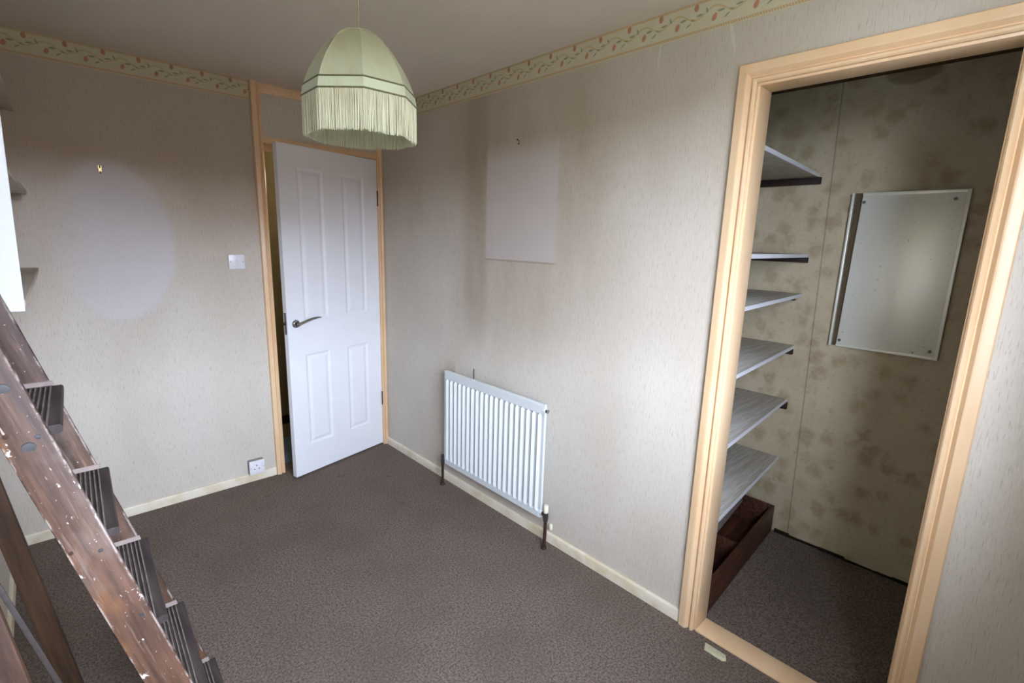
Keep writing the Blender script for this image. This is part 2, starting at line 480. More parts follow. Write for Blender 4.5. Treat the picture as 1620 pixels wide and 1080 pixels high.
def local_timber(name, p0, p1, ax, w, t, mat, parent, bevel=.003):
    """timber from p0 to p1 (world), section w along ax and t across; local z runs along it"""
    p0 = Vector(p0); p1 = Vector(p1); d = (p1-p0); L = d.length; z = d.normalized()
    x = Vector(ax); x = (x - z*x.dot(z)).normalized(); y = z.cross(x)
    o = MB().box((-w/2, -t/2, 0), (w/2, t/2, L)).build(name, mat, None, bevel)
    o.parent = parent
    mm = Matrix((x, y, z)).transposed().to_4x4(); mm.translation = p0 - wloc(parent)
    o.matrix_local = mm
    return o
def empty(name, loc):
    o = bpy.data.objects.new(name, None); COL.objects.link(o); o.location = loc; o.empty_display_size = .05; return o
def tag(o, label=None, cat=None, group=None, kind=None):
    if label: o['label'] = label
    if cat: o['category'] = cat
    if group: o['group'] = group
    if kind: o['kind'] = kind
    return o
def struct(o, label, cat): return tag(o, label, cat, None, 'structure')

H = 2.34; XL = -2.0; YF = WY
# ================================================================ the room shell
struct(MB().box((XL-.1, YF-.1, -.12), (0, .0, 0)).build('floor', M_CARPET), 'grey brown flecked carpet covering the room floor', 'floor')
struct(MB().box((XL-.1, YF-.1, H), (1.15, 1.1, H+.1)).build('ceiling', M_CEIL), 'textured off white ceiling with a paper seam', 'ceiling')
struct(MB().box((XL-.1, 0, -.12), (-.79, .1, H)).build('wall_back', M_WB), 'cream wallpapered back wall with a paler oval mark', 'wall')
wr = MB().box((0, -2.43, -.12), (.095, .1, H)).box((0, YF-.1, -.12), (.095, -3.07, H)).box((0, -3.07, 2.05), (.095, -2.43, H))
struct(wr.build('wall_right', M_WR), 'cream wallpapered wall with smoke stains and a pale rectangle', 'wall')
struct(MB().box((XL-.1, YF-.1, -.12), (XL, 0, H)).build('wall_left', M_W), 'cream wallpapered wall behind the stepladder', 'wall')
wf = MB().box((XL, YF-.25, -.12), (WX0, YF, H)).box((WX1, YF-.25, -.12), (0, YF, H)).box((WX0, YF-.25, -.12), (WX1, YF, WZ0)).box((WX0, YF-.25, WZ1), (WX1, YF, H))
struct(wf.build('wall_front', M_W), 'wallpapered window wall behind the viewer', 'wall')
# window behind the viewer
wn = MB()
fy0, fy1 = YF-.19, YF-.12
for a in ((WX0, WZ0, WX0+.05, WZ1), (WX1-.05, WZ0, WX1, WZ1), (WX0, WZ0, WX1, WZ0+.05), (WX0, WZ1-.05, WX1, WZ1), (-.98, WZ0, -.93, WZ1)):
    wn.box((a[0], fy0, a[1]), (a[2], fy1, a[3]))
wo = struct(wn.build('window_1', M_WHITE, None, .004), 'white framed window in the wall behind the viewer', 'window')
MB().box((WX0-.04, YF-.12, WZ0-.03), (WX1+.04, YF+.05, WZ0)).build('window_sill', M_WHITE, wo, .004)
gd = MB().box((-40, -60, -3.1), (40, YF-.4, -3.0)).build('ground_outside', M_GROUND)
struct(gd, 'grassy ground outside below the window', 'ground')

tr_ = MB().hexa([(-30, -34, -3), (30, -34, -3), (30, -26, -3), (-30, -26, -3)], [(-30, -34, 2.6), (30, -34, 2.6), (30, -26, 2.6), (-30, -26, 2.6)])
tr_.hexa([(-30, -34.3, 2.6), (30, -34.3, 2.6), (30, -25.7, 2.6), (-30, -25.7, 2.6)], [(-30, -30.2, 4.2), (30, -30.2, 4.2), (30, -29.8, 4.2), (-30, -29.8, 4.2)])
struct(tr_.build('terrace_outside', M_TERR), 'brick terrace across the street behind the viewer', 'building')

# closet behind the right wall
CX = 1.013
struct(MB().box((CX, -3.40, -.12), (CX+.1, -1.65, H)).build('wall_closet_back', M_CL), 'mottled floral beige wallpaper at the back of the cupboard', 'wall')
struct(MB().box((.095, -1.75, -.12), (CX, -1.65, H)).build('wall_closet_left', M_CL), 'mottled beige side wall behind the cupboard shelves', 'wall')
struct(MB().box((.095, -3.40, -.12), (CX, -3.30, H)).build('wall_closet_right', M_CL), 'mottled beige side wall of the cupboard in shade', 'wall')
struct(MB().box((.0, -3.30, -.12), (CX, -1.75, -.002)).build('floor_closet', M_CARPET), 'grey brown carpet inside the dark cupboard', 'floor')
struct(MB().box((.095, -3.30, 2.27), (CX, -1.75, 2.338)).build('ceiling_closet', M_CLC), 'unseen dull brown ceiling added to darken the cupboard top', 'ceiling')  # unseen lower ceiling, added dark to cut bounced light in the cupboard
# edge strip of the ragged carpet gap at the foot of the closet back wall
bsk = MB()
yy = -2.40
while yy > -3.2:
    L = random.uniform(.05, .12); t = random.uniform(.006, .014) if yy < -2.42 else .012
    if random.random() < .62 or yy > -2.55: bsk.box((CX-t, yy-L, -.002), (CX, yy, random.uniform(.003, .012) if yy < -2.55 else random.uniform(.008, .02))); yy -= L
struct(bsk.build('trim_3', M_DARK), 'dark ragged gap at the foot of the cupboard back wall', 'trim')

# hall seen past the open door
struct(MB().box((-1.4, .1, -.12), (.6, .9, 0)).box((-.79, 0, -.12), (0, .1, 0)).build('floor_hall', M_LINO), 'dim brown carpet in the hall past the door', 'floor')
struct(MB().box((-1.5, .87, -.12), (.6, .97, H)).build('wall_hall', M_HALLW), 'dim olive wallpapered hall wall past the door', 'wall')
struct(MB().box((-1.5, .1, -.12), (-1.4, .87, H)).build('wall_hall_left', M_HALLW), 'dim hall end wall hidden behind the room wall', 'wall')
struct(MB().box((.5, .1, -.12), (.6, .87, H)).box((.095, .0, -.12), (.6, .1, H)).build('wall_hall_right', M_HALLW), 'dim far hall end wall hidden by the door', 'wall')
struct(MB().box((-1.4, .852, 0), (.5, .87, .07)).build('baseboard_hall', M_BATTEN, None, .003), 'dark skirting along the hall wall past the door', 'baseboard')

# baseboards
def skirting(name, a, b, axis, face, label):
    # rounded-top board; face is the direction it stands off the wall
    prof = [(0, 0), (.013, 0), (.013, .044), (.011, .049), (.007, .052), (0, .052)]
    rings = []
    for t in (a, b):
        if axis == 'x': rings.append([(t, face*p, q) for p, q in prof])
        else: rings.append([((0 if face < 0 else XL) + face*p, t, q) for p, q in prof])
    return struct(MB().loft(rings).build(name, M_BASE, None, 0, True), label, 'baseboard')
skirting('baseboard_back', XL+.013, -.80, 'x', -1, 'low cream skirting board under the oval mark wall')
skirting('baseboard_right', -.013, -2.378, 'y', -1, 'low cream skirting board running under the radiator')
skirting('baseboard_left', YF, -.0, 'y', 1, 'low cream skirting board behind the stepladder feet')
struct(MB().box((-.013, YF, 0), (0, -3.12, .052)).build('baseboard_front', M_BASE, None, .002), 'short skirting right of the cupboard opening', 'baseboard')

# paper border under the ceiling (flat print on a thin strip)
struct(MB().box((XL, -.0015, 2.238), (-.80, 0, 2.34)).build('trim_4', M_BB), 'floral wallpaper border with red tulips on the back wall', 'trim')
struct(MB().box((-.0015, YF, 2.238), (0, -.02, 2.34)).build('trim_5', M_BR), 'floral wallpaper border with red tulips on the radiator wall', 'trim')

# ---------------------------------------------------------------- door frame on the back wall
CPROF = [(0, 0), (0, .010), (.004, .0135), (.010, .014), (.014, .012), (.017, .007), (.020, .007), (.024, .013), (.030, .019), (.036, .020), (.042, .0185), (.057, .017), (.060, .014), (.060, 0)]
CPROF = [(p, q*1.25) for p, q in CPROF]
def scale_prof(wd): return [(p*wd/.060, q) for p, q in CPROF]
tf = empty('trim_1', (-.4, 0, 0)); struct(tf, 'peach painted door frame reaching up to the ceiling', 'trim')
pr = scale_prof(.052)
MB().loft([[(-.746-p, -q, z) for p, q in pr] for z in (0, H)]).build('casing', M_TRIM, tf, 0, True)
pr2 = scale_prof(.034)
MB().loft([[(-.035+p, -q, z) for p, q in pr2] for z in (0, H)]).build('casing', M_TRIM, tf, 0, True)
MB().box((-.790, .0, 0), (-.746, .11, H)).build('jamb', M_TRIM, tf, .002)
MB().box((-.035, .0, 0), (.0, .11, H)).build('jamb', M_TRIM, tf, .002)
MB().box((-.746, -.012, 2.022), (-.035, .11, 2.058)).build('transom_bar', M_TRIM, tf, .003)
MB().box((-.746, -.012, 2.288), (-.035, .06, H)).build('head_casing', M_TRIM, tf, .004)
MB().box((-.746, .004, 2.058), (-.035, .05, 2.288)).build('transom_panel', M_W, tf)
MB().box((-.746, .040, 0), (-.734, .075, 2.022)).build('door_stop', M_TRIM, tf, .002)
MB().box((-.734, .042, 1.985), (-.035, .075, 2.022)).build('door_stop', M_TRIM, tf, .002)
MB().box((-.047, .042, 0), (-.035, .075, 1.985)).build('door_stop', M_TRIM, tf, .002)
MB().box((-.7462, .008, .94), (-.743, .03, 1.04)).build('strike_plate', M_HINGE, tf, .001)

# ---------------------------------------------------------------- door leaf (four moulded panels), ajar into the room
hx, hy = -.037, -.001; lx, ly = -.727, -.158
DL = math.hypot(lx-hx, ly-hy); dv = Vector(((lx-hx)/DL, (ly-hy)/DL, 0)); dn = Vector((-dv.y, dv.x, 0))
if dn.y > 0: dn = -dn          # dn points into the room
dr = empty('door_1', (hx, hy, 0)); struct(dr, 'white four panel door standing ajar with chrome lever', 'door')
def D(u, d, z): return Vector((hx, hy, 0)) + dv*u + dn*d + Vector((0, 0, z))
DZ0, DZ1, DT = .012, 2.016, .035
PAN = [(.110, .286, 1.005, 1.895), (.420, .597, 1.005, 1.895), (.115, .288, .200, .793), (.422, .600, .200, .793)]
def door_face():
    us = sorted({0, DL} | {p[0] for p in PAN} | {p[1] for p in PAN}); mb = MB()
    # stiles / rails as a grid with holes for the panels
    def clip(cells):
        for (u0, u1, z0, z1) in cells:
            mb.add([D(u0, 0, z0), D(u1, 0, z0), D(u1, 0, z1), D(u0, 0, z1)], [(0, 1, 2, 3)])
    rows = [(DZ0, .2), (.2, .793), (.793, 1.005), (1.005, 1.895), (1.895, DZ1)]
    for i, (z0, z1) in enumerate(rows):
        if i in (0, 2, 4): clip([(0, DL, z0, z1)])
        else:
            ps = PAN[2:] if i == 1 else PAN[:2]
            clip([(0, ps[0][0], z0, z1), (ps[0][1], ps[1][0], z0, z1), (ps[1][1], DL, z0, z1)])
    # back and edges
    mb.add([D(0, -DT, DZ0), D(DL, -DT, DZ0), D(DL, -DT, DZ1), D(0, -DT, DZ1)], [(0, 1, 2, 3)])
    c = [(0, DZ0), (DL, DZ0), (DL, DZ1), (0, DZ1)]
    for k in range(4):
        a, b = c[k], c[(k+1) % 4]
        mb.add([D(a[0], 0, a[1]), D(b[0], 0, b[1]), D(b[0], -DT, b[1]), D(a[0], -DT, a[1])], [(0, 1, 2, 3)])
    return mb
door_face().build('leaf', M_WHITE, dr)
for (u0, u1, z0, z1) in PAN:
    mb = MB()
    steps = [(0, 0), (.005, -.002), (.014, -.006), (.020, -.006), (.036, -.0015), (.040, -.001)]
    rings = [[D(u0+i, d, z0+i), D(u1-i, d, z0+i), D(u1-i, d, z1-i), D(u0+i, d, z1-i)] for i, d in steps]
    mb.loft(rings, True, False); n = len(mb.v); mb.f.append((n-4, n-3, n-2, n-1))
    mb.build('moulded_panel', M_WHITE, dr)
hd = MB().lathe([(.024, 0), (.025, .004), (.022, .008), (.011, .010), (.010, .035), (.011, .040), (.008, .043)], D(.653, .001, .990), dn).build('handle', M_CHROME, dr, 0, True)
lev = [D(.653, .036, .990), D(.635, .040, .996), D(.600, .043, 1.008), D(.560, .043, 1.017), D(.525, .041, 1.020), D(.503, .040, 1.018)]
MB().tube(lev, [.009, .009, .0085, .008, .006, .003], 10).build('lever', M_CHROME, hd, 0, True)
e = D(DL, 0, 0)
lp = MB(); a = [D(DL+.0006, -.008, .93), D(DL+.0006, -.028, .93), D(DL+.0006, -.028, 1.06), D(DL+.0006, -.008, 1.06)]
lp.loft([[p - dv*.002 for p in a], a]).build('latch_plate', M_STEEL, dr)
lb = [D(DL, -.012, .985), D(DL, -.024, .985), D(DL, -.024, 1.003), D(DL, -.012, 1.003)]
MB().loft([lb, [p + dv*.009 for p in lb]]).build('latch_bolt', M_HINGE, dr)
for z in (.31, 1.72):
    MB().tube([(hx+.002, hy-.006, z), (hx+.002, hy-.006, z+.1)], .006, 10).build('hinge', M_HINGE, dr, 0, True)

# ---------------------------------------------------------------- closet opening: lining, casing, threshold
YJ0, YJ1, ZJ = -2.450, -3.050, 2.030
tc = empty('trim_2', (0, -2.75, 0)); struct(tc, 'peach painted moulded frame around the open cupboard', 'trim')
ei0, ei1, ezt = YJ0+.008, YJ1-.006, ZJ+.008
MB().loft([[(-q, ei0+p, 0) for p, q in CPROF], [(-q, ei0+p, ezt+p) for p, q in CPROF]]).build('casing', M_TRIM, tc, 0, True)
MB().loft([[(-q, ei1-p, 0) for p, q in CPROF], [(-q, ei1-p, ezt+p) for p, q in CPROF]]).build('casing', M_TRIM, tc, 0, True)
MB().loft([[(-q, ei0+p, ezt+p) for p, q in CPROF], [(-q, ei1-p, ezt+p) for p, q in CPROF]]).build('head_casing', M_TRIM, tc, 0, True)
MB().box((-.001, YJ0, 0), (.097, YJ0+.02, ZJ)).build('lining', M_TRIM, tc, .002)
MB().box((-.001, YJ1-.02, 0), (.097, YJ1, ZJ)).build('lining', M_TRIM, tc, .002)
MB().box((-.001, YJ1-.02, ZJ), (.097, YJ0+.02, ZJ+.02)).build('lining', M_TRIM, tc, .002)
MB().box((-.006, YJ1, -.002), (.090, YJ0, .008)).build('threshold', M_TRIM, tc, .003)

# ================================================================ things
# ---------------------------------------------------------------- pendant lamp
LX, LY = -1.045, -1.780
lamp = empty('pendant_lamp', (LX, LY, 1.785))
tag(lamp, 'pale green fringed dome pendant lamp hanging from the ceiling', 'lamp')
MB().tube([(LX, LY, 2.335), (LX-.001, LY, 2.2), (LX, LY, 2.03)], .0028, 8).build('flex', M_FLEX, lamp, 0, True)
MB().lathe([(.045, 0), (.047, .012), (.03, .024), (.008, .03)], (LX, LY, H), (0, 0, -1), 24).build('ceiling_rose', M_ROSE, lamp, 0, True)
MB().lathe([(.008, 0), (.019, .006), (.020, .05), (.016, .055), (.016, .075)], (LX, LY, 2.045), (0, 0, -1), 18).build('lamp_holder', M_PLASTIC, lamp, 0, True)
MB().lathe([(.012, 0), (.014, .02), (.027, .05), (.030, .07), (.022, .092), (.004, .1)], (LX, LY, 1.975), (0, 0, -1), 18).build('bulb', M_BULB, lamp, 0, True)
A0 = math.radians(-114.4)
PROF = [(.044, 2.058), (.060, 2.048), (.078, 2.034), (.094, 2.015), (.108, 1.995), (.121, 1.976), (.132, 1.956), (.141, 1.936), (.1475, 1.916), (.151, 1.900), (.1525, 1.884)]
def oct_pt(r, z, k): a = A0 + k*math.pi/4; return Vector((LX+r*math.cos(a), LY+r*math.sin(a), z))
# wire frame: rings and ribs (the shade part), panels and trims under it
fr = MB()
for r, z in ((.044, 2.058), (.1525, 1.884)):
    fr.tube([oct_pt(r, z, k) for k in range(9)], .0016, 6)
fr.tube([(LX-.044, LY, 2.055), (LX, LY, 2.045), (LX+.044, LY, 2.055)], .0015, 6)
for k in range(8): fr.tube([oct_pt(r-.001, z, k) for r, z in PROF], .0016, 6)
shade = fr.build('shade', M_SATIN, lamp, 0, True)
for k in range(8):
    rings_o = []
    for r, z in PROF:
        row = []
        for i in range(7):
            t = i/6; p = oct_pt(r, z, k).lerp(oct_pt(r, z, k+1), t)
            d = Vector((p.x-LX, p.y-LY, 0))
            p = p - d.normalized()*(.004*math.sin(math.pi*t))       # cloth sags a little between ribs
            row.append(p)
        rings_o.append(row)
    mb = MB().loft(rings_o, False)
    inner = [[p + (Vector((LX, LY, p.z))-p).normalized()*.0012 for p in row] for row in rings_o]
    mb.loft(inner, False)
    o = mb.build('shade_panel', M_SATIN, shade, 0, True)
band = MB(); bo = []
for z, r in ((1.912, .1510), (1.888, .1550)):
    bo.append([oct_pt(r, z, k) for k in range(8)])
for z, r in ((1.888, .1530), (1.912, .1490)):
    bo.append([oct_pt(r, z, k) for k in range(8)])
bo.append(bo[0]); band.loft(bo, True, False).build('braid_band', M_BAND, shade)
for z, r in ((1.914, .1512), (1.886, .1555)):
    MB().tube([oct_pt(r, z, k) for k in range(9)], .0022, 6).build('piping', M_CORDM, shade, 0, True)
# fringe: several hundred thin strands, real geometry
fm = MB()
for k in range(8):
    n = 50
    for i in range(n):
        for layer in range(2):
            t = (i+.5+random.uniform(-.35, .35))/n
            r = .1535-.0035*layer+random.uniform(-.001, .001)
            p = oct_pt(r, 1.888, k).lerp(oct_pt(r, 1.888, k+1), t)
            q = p + Vector((random.uniform(-.002, .002), random.uniform(-.002, .002), -.1005+random.uniform(-.004, .003)))
            mid = (p+q)/2 + Vector((random.uniform(-.001, .001), random.uniform(-.001, .001), 0))
            fm.tube([p, mid, q], [.0013, .0014, .0011], 4, False)
fo = fm.build('fringe', M_FRINGE, shade); tag(fo, kind='stuff')

# ---------------------------------------------------------------- radiator
rad = empty('radiator', (-.06, -1.24, .155)); tag(rad, 'white ribbed panel radiator on the wall with brown pipes', 'radiator')
RY0, RY1, RZ0, RZ1, RX = -1.645, -.838, .158, .752, -.074     # RX: front of valleys
NR = 20
def rad_panel():
    mb = MB(); ys = []; N = NR*10
    pitch = (RY1-RY0-.016)/NR
    rows = [(RZ0, -.006), (RZ0+.004, 0), (RZ0+.034, 0), (RZ0+.042, 1), (RZ1-.056, 1), (RZ1-.047, 0), (RZ1-.004, 0), (RZ1, -.006)]
    cols = [RY0 + .008 + pitch*i/10 for i in range(N+1)]
    cols = [RY0] + cols + [RY1]
    def dep(y, k):
        if k < 0: return .004
        t = ((y-(RY0+.008))/pitch) % 1.0
        # raised narrow bead, wide shallow channel
        d = max(0.0, 1-abs(t-.5)/.22); bead = (d*d*(3-2*d))*.015
        return -(.006 + (bead-.0075)*k)
    g = [[(RX+dep(y, k) if 0 < j < len(cols)-1 else RX-.004, y, z) for j, y in enumerate(cols)] for z, k in rows]
    n0 = len(cols)
    vs = [p for r in g for p in r]
    fs = [(i*n0+j, i*n0+j+1, (i+1)*n0+j+1, (i+1)*n0+j) for i in range(len(rows)-1) for j in range(n0-1)]
    mb.add(vs, fs)
    # back sheet and rims
    mb.box((RX+.003, RY0, RZ0), (RX+.016, RY1, RZ1))
    return mb
rad_panel().build('front_panel', M_RAD, rad, 0, True)
MB().box((RX+.016, RY0+.05, RZ0+.04), (-.02, RY0+.09, RZ1-.02)).build('bracket', M_RAD, rad, .002)
MB().box((RX+.016, RY1-.09, RZ0+.04), (-.02, RY1-.05, RZ1-.02)).build('bracket', M_RAD, rad, .002)
fin = MB()
y = RY0+.11
while y < RY1-.11:
    fin.add([(RX+.016, y, RZ0+.06), (RX+.046, y+.004, RZ0+.06), (RX+.046, y+.004, RZ1-.03), (RX+.016, y, RZ1-.03),
             (RX+.016, y+.012, RZ0+.06), (RX+.046, y+.008, RZ0+.06), (RX+.046, y+.008, RZ1-.03), (RX+.016, y+.012, RZ1-.03)],
            [(0, 1, 2, 3), (4, 5, 6, 7), (1, 5, 6, 2)]); y += .024
tag(fin.build('convector_fins', M_RAD, rad), kind='stuff')
MB().tube([(RX+.006, RY0+.002, RZ1-.03), (RX+.006, RY0-.018, RZ1-.03)], .010, 12).build('air_vent', M_CHROME, rad, 0, True)
MB().tube([(RX+.006, RY0+.02, RZ1-.03), (RX+.006, RY0-.006, RZ1-.03)], .013, 12).build('boss', M_RAD, rad, 0, True)
# right valve with cream cap and pipe to the floor
vy = RY0-.034
MB().tube([(RX+.006, RY0+.004, RZ0+.03), (RX+.006, RY0-.012, RZ0+.03)], .013, 12).build('boss', M_RAD, rad, 0, True)
vv = MB().tube([(RX+.006, RY0-.008, RZ0+.03), (RX+.006, vy-.004, RZ0+.03)], .0115, 12)
vv.tube([(RX+.006, vy, RZ0+.042), (RX+.006, vy, RZ0+.02), (RX+.006, vy, RZ0-.004)], [.012, .014, .012], 12)
v1 = vv.build('valve', M_VALVE, rad, 0, True)
MB().lathe([(.011, 0), (.0125, .003), (.0125, .036), (.010, .040)], (RX+.006, vy, RZ0+.042), (0, 0, 1), 16).build('valve_cap', M_CREAMCAP, v1, 0, True)
MB().tube([(RX+.006, vy, RZ0-.002), (RX+.006, vy+.001, .08), (RX+.006, vy+.003, .0)], .0088, 12).build('pipe', M_PIPE, rad, 0, True)
MB().lathe([(.012, 0), (.016, .002), (.013, .014)], (RX+.006, vy+.003, 0), (0, 0, 1), 14).build('pipe_collar', M_PIPE, rad, 0, True)
MB().box((-.016, vy+.008, .075), (-.001, vy+.024, .105)).build('pipe_clip', M_CREAMCAP, rad, .003)
vy2 = RY1+.032
v2 = MB().tube([(RX+.006, RY1-.004, RZ0+.02), (RX+.006, vy2, RZ0+.02)], .010, 12).tube([(RX+.006, vy2, RZ0+.045), (RX+.006, vy2, RZ0-.01)], [.009, .012], 12).build('valve', M_VALVE, rad, 0, True)
MB().tube([(RX+.006, vy2, RZ0), (RX+.006, vy2, 0)], .0085, 12).build('pipe', M_PIPE, rad, 0, True)
MB().lathe([(.012, 0), (.016, .002), (.013, .014)], (RX+.006, vy2, 0), (0, 0, 1), 14).build('pipe_collar', M_PIPE, rad, 0, True)
MB().tube([(-.001, -1.02, RZ1-.05), (-.003, -1.02, RZ1+.035)], .002, 6).build('bracket_tip', M_BATTEN, rad)

# ---------------------------------------------------------------- socket and switch on the back wall
so = empty('power_socket', (-.92, -.03, .056)); tag(so, 'white single power socket on a surface box above the skirting', 'socket')
MB().box((-.962, -.034, .056), (-.876, 0, .142)).build('pattress_box', M_GREYBOX, so, .003)
sp = MB().box((-.962, -.042, .056), (-.876, -.034, .142)).build('face_plate', M_PLASTIC, so, .0025)
for (a, b, c, d) in ((-.9215, .112, .005, .008), (-.934, .090, .0075, .0045), (-.909, .090, .0075, .0045)):
    MB().box((a-c/2, -.0425, b-d/2), (a+c/2, -.0415, b+d/2)).build('pin_hole', M_DARK, sp)
MB().box((-.892, -.0455, .110), (-.882, -.0415, .130)).build('rocker', M_PLASTIC, sp, .001)
for x in (-.955, -.883): MB().tube([(x, -.0415, .099), (x, -.0428, .099)], .0025, 10).build('screw', M_STEEL, sp)
sw = empty('light_switch', (-.93, 0, 1.312)); tag(sw, 'white single light switch left of the door frame', 'switch')
pp = MB().box((-.974, -.014, 1.312), (-.890, 0, 1.396)).build('face_plate', M_PLASTIC, sw, .003)
MB().loft([[(-.938, -.0135, 1.343), (-.926, -.0135, 1.343), (-.926, -.0135, 1.366), (-.938, -.0135, 1.366)],
           [(-.937, -.0145, 1.344), (-.927, -.0145, 1.344), (-.927, -.0185, 1.365), (-.937, -.0185, 1.365)]]).build('rocker', M_PLASTIC, pp)
for x in (-.964, -.900): MB().tube([(x, -.0135, 1.354), (x, -.0148, 1.354)], .003, 10).build('screw', M_STEEL, pp)

# picture hook and nail
hk = empty('picture_hook', (-1.489, 0, 1.775)); tag(hk, 'small brass picture hook above the pale oval mark', 'hook')
MB().loft([[(-1.496, -.002, 1.812), (-1.482, -.002, 1.812), (-1.484, -.002, 1.782), (-1.494, -.002, 1.782)], [(-1.496, 0, 1.812), (-1.482, 0, 1.812), (-1.484, 0, 1.782), (-1.494, 0, 1.782)]]).build('plate', M_BRASS, hk)
MB().tube([(-1.489, -.002, 1.786), (-1.489, -.006, 1.776), (-1.489, -.013, 1.776), (-1.489, -.016, 1.784)], .003, 8).build('hook', M_BRASS, hk, 0, True)
MB().tube([(-1.489, 0, 1.803), (-1.489, -.014, 1.809)], .003, 8).build('pin', M_BRASS, hk, 0, True)
nl = MB().tube([(0, -1.339, 1.988), (-.014, -1.339, 1.994)], .0018, 8).tube([(-.014, -1.339, 1.994), (-.0155, -1.339, 1.9945)], .004, 8)
nl.tube([(-.0, -1.339, 1.978), (-.006, -1.339, 1.975), (-.008, -1.339, 1.981)], .002, 6)
tag(nl.build('nail', M_HINGE, None, 0, True, (0, -1.339, 1.975)), 'dark nail above the pale rectangle over the radiator', 'nail')

# ---------------------------------------------------------------- wall shelf unit on the left wall
un = empty('wall_shelf_unit', (XL, -.7, 1.31)); tag(un, 'white wall shelf unit with grey shelves at the left edge', 'shelf unit')
py0, py1 = -1.400, -1.382
xe = lambda z: -1.793 + (z-1.30)*.029      # front edge, slightly out of plumb
MB().hexa([(XL, py0, 1.312), (xe(1.312), py0, 1.306), (xe(1.312), py1, 1.306), (XL, py1, 1.312)], [(XL, py0, 2.31), (xe(2.31), py0, 2.31), (xe(2.31), py1, 2.31), (XL, py1, 2.31)]).build('end_panel', M_UNIT, un, .001)
for z in (1.334, 1.675, 2.019):
    q = [(XL, py1), (-1.790, py1), (-1.757, -.002), (XL, -.002)]
    s_ = MB().hexa([(x, y, z-.016) for x, y in q], [(x, y, z) for x, y in q]).build('shelf', M_USH, un, .001)
    MB().box((XL, -.022, z-.042), (-1.775, -.002, z-.016)).build('batten', M_USH, s_, .001)

# ---------------------------------------------------------------- closet shelves
def closet_shelf(z, label, batten, bdrop=.030, byl=-2.376):
    t = .016; yb, yn = -2.368, -2.432; x0, x1 = .100, CX-.002
    rt_ = empty('cupboard_shelf', ((x0+x1)/2, -2.1, z-t))
    tag(rt_, label, 'shelf', 'shelves inside the cupboard')
    bq = [(x0, yn+.003), (x1, yb+.003), (x1, -1.752), (x0, -1.752)]
    MB().hexa([(x, y, z-t) for x, y in bq], [(x, y, z) for x, y in bq]).build('board', M_SHELF, rt_, .0008)
    MB().hexa([(x0, yn, z-t), (x1, yb, z-t), (x1, yb+.003, z-t), (x0, yn+.003, z-t)], [(x0, yn, z+.0005), (x1, yb, z+.0005), (x1, yb+.003, z+.0005), (x0, yn+.003, z+.0005)]).build('front_edging', M_LIP, rt_)
    if batten: MB().box((CX-.022, byl, z-t-bdrop), (CX-.001, -1.76, z-t)).build('batten', M_BATTEN, rt_, .001)
LB = [(1.873, 'topmost cupboard shelf seen from below on a dark batten', .032, -2.378), (1.495, 'second cupboard shelf from the top, level with the eye', .026, -2.372),
      (1.300, 'third cupboard shelf from the top, white edged', .02, -2.34), (1.036, 'fourth cupboard shelf from the top, white edged with batten tip', .032, -2.364),
      (.748, 'fifth cupboard shelf from the top, above the lowest shelf', .036, -2.374), (.424, 'lowest cupboard shelf above the dark wooden box', .02, -2.33)]
for z, l, b, yl in LB: closet_shelf(z, l, True, b, yl)

# ---------------------------------------------------------------- wooden box on the closet floor, plank in it
bx = empty('wooden_box', (.55, -2.25, 0)); tag(bx, 'open red brown wooden box on the cupboard floor', 'box')
fa = [(.112, -2.440), (1.000, -2.388)]
def wallq(p, q, thick, z0, z1, nm):
    P0, P1 = Vector((*p, 0)), Vector((*q, 0)); d = (P1-P0).normalized(); n = Vector((-d.y, d.x, 0))*thick
    b4 = [P0, P1, P1+n, P0+n]
    return MB().hexa([(v.x, v.y, z0) for v in b4], [(v.x, v.y, z1) for v in b4]).build(nm, M_BOX, bx, .002)
wallq(fa[0], fa[1], .016, 0, .150, 'side_board')
wallq((.115, -2.06), (1.0, -2.06), .016, 0, .150, 'side_board')
wallq((.128, -2.423), (.128, -2.062), .016, 0, .145, 'end_board')
wallq((1.000, -2.372), (1.000, -2.062), .016, 0, .150, 'end_board')
wallq((.56, -2.392), (.56, -2.062), .010, .01, .110, 'divider')
MB().hexa([(.13, -2.42, .004), (.99, -2.37, .004), (.99, -2.06, .004), (.13, -2.06, .004)], [(.13, -2.42, .012), (.99, -2.37, .012), (.99, -2.06, .012), (.13, -2.06, .012)]).build('bottom_board', M_BOX, bx)
pk = MB().hexa([(.145, -2.31, .100), (.80, -2.29, .208), (.80, -2.272, .208), (.145, -2.292, .100)], [(.145, -2.30, .144), (.79, -2.28, .250), (.79, -2.262, .250), (.145, -2.282, .144)])
tag(pk.build('plank', M_PLANK, None, .001, False, (.47, -2.29, .10)), 'dusty grey plank leaning in the wooden box', 'plank')

# ---------------------------------------------------------------- framed board screwed to the closet back wall
hb = empty('access_panel', (CX, -2.72, 1.068)); tag(hb, 'chipped cream framed panel screwed to the cupboard back wall', 'panel')
fy = (-2.927, -2.519); fz = (1.068, 1.776); fx = CX-.030
MB().box((CX-.006, fy[0], fz[0]), (CX, fy[1], fz[1])).build('recess', M_SLOT, hb)
MB().box((fx, fy[1]-.010, fz[0]), (CX-.001, fy[1], fz[1])).build('frame_bar', M_BOARD, hb, .0015)
MB().box((fx, fy[0], fz[0]), (CX-.001, fy[0]+.012, fz[1])).build('frame_bar', M_BOARD, hb, .0015)
MB().box((fx, fy[0]+.012, fz[1]-.014), (CX-.001, fy[1]-.042, fz[1])).build('frame_bar', M_BOARD, hb, .0015)
MB().box((fx, fy[0]+.012, fz[0]), (CX-.001, fy[1]-.030, fz[0]+.012)).build('frame_bar', M_BOARD, hb, .0015)
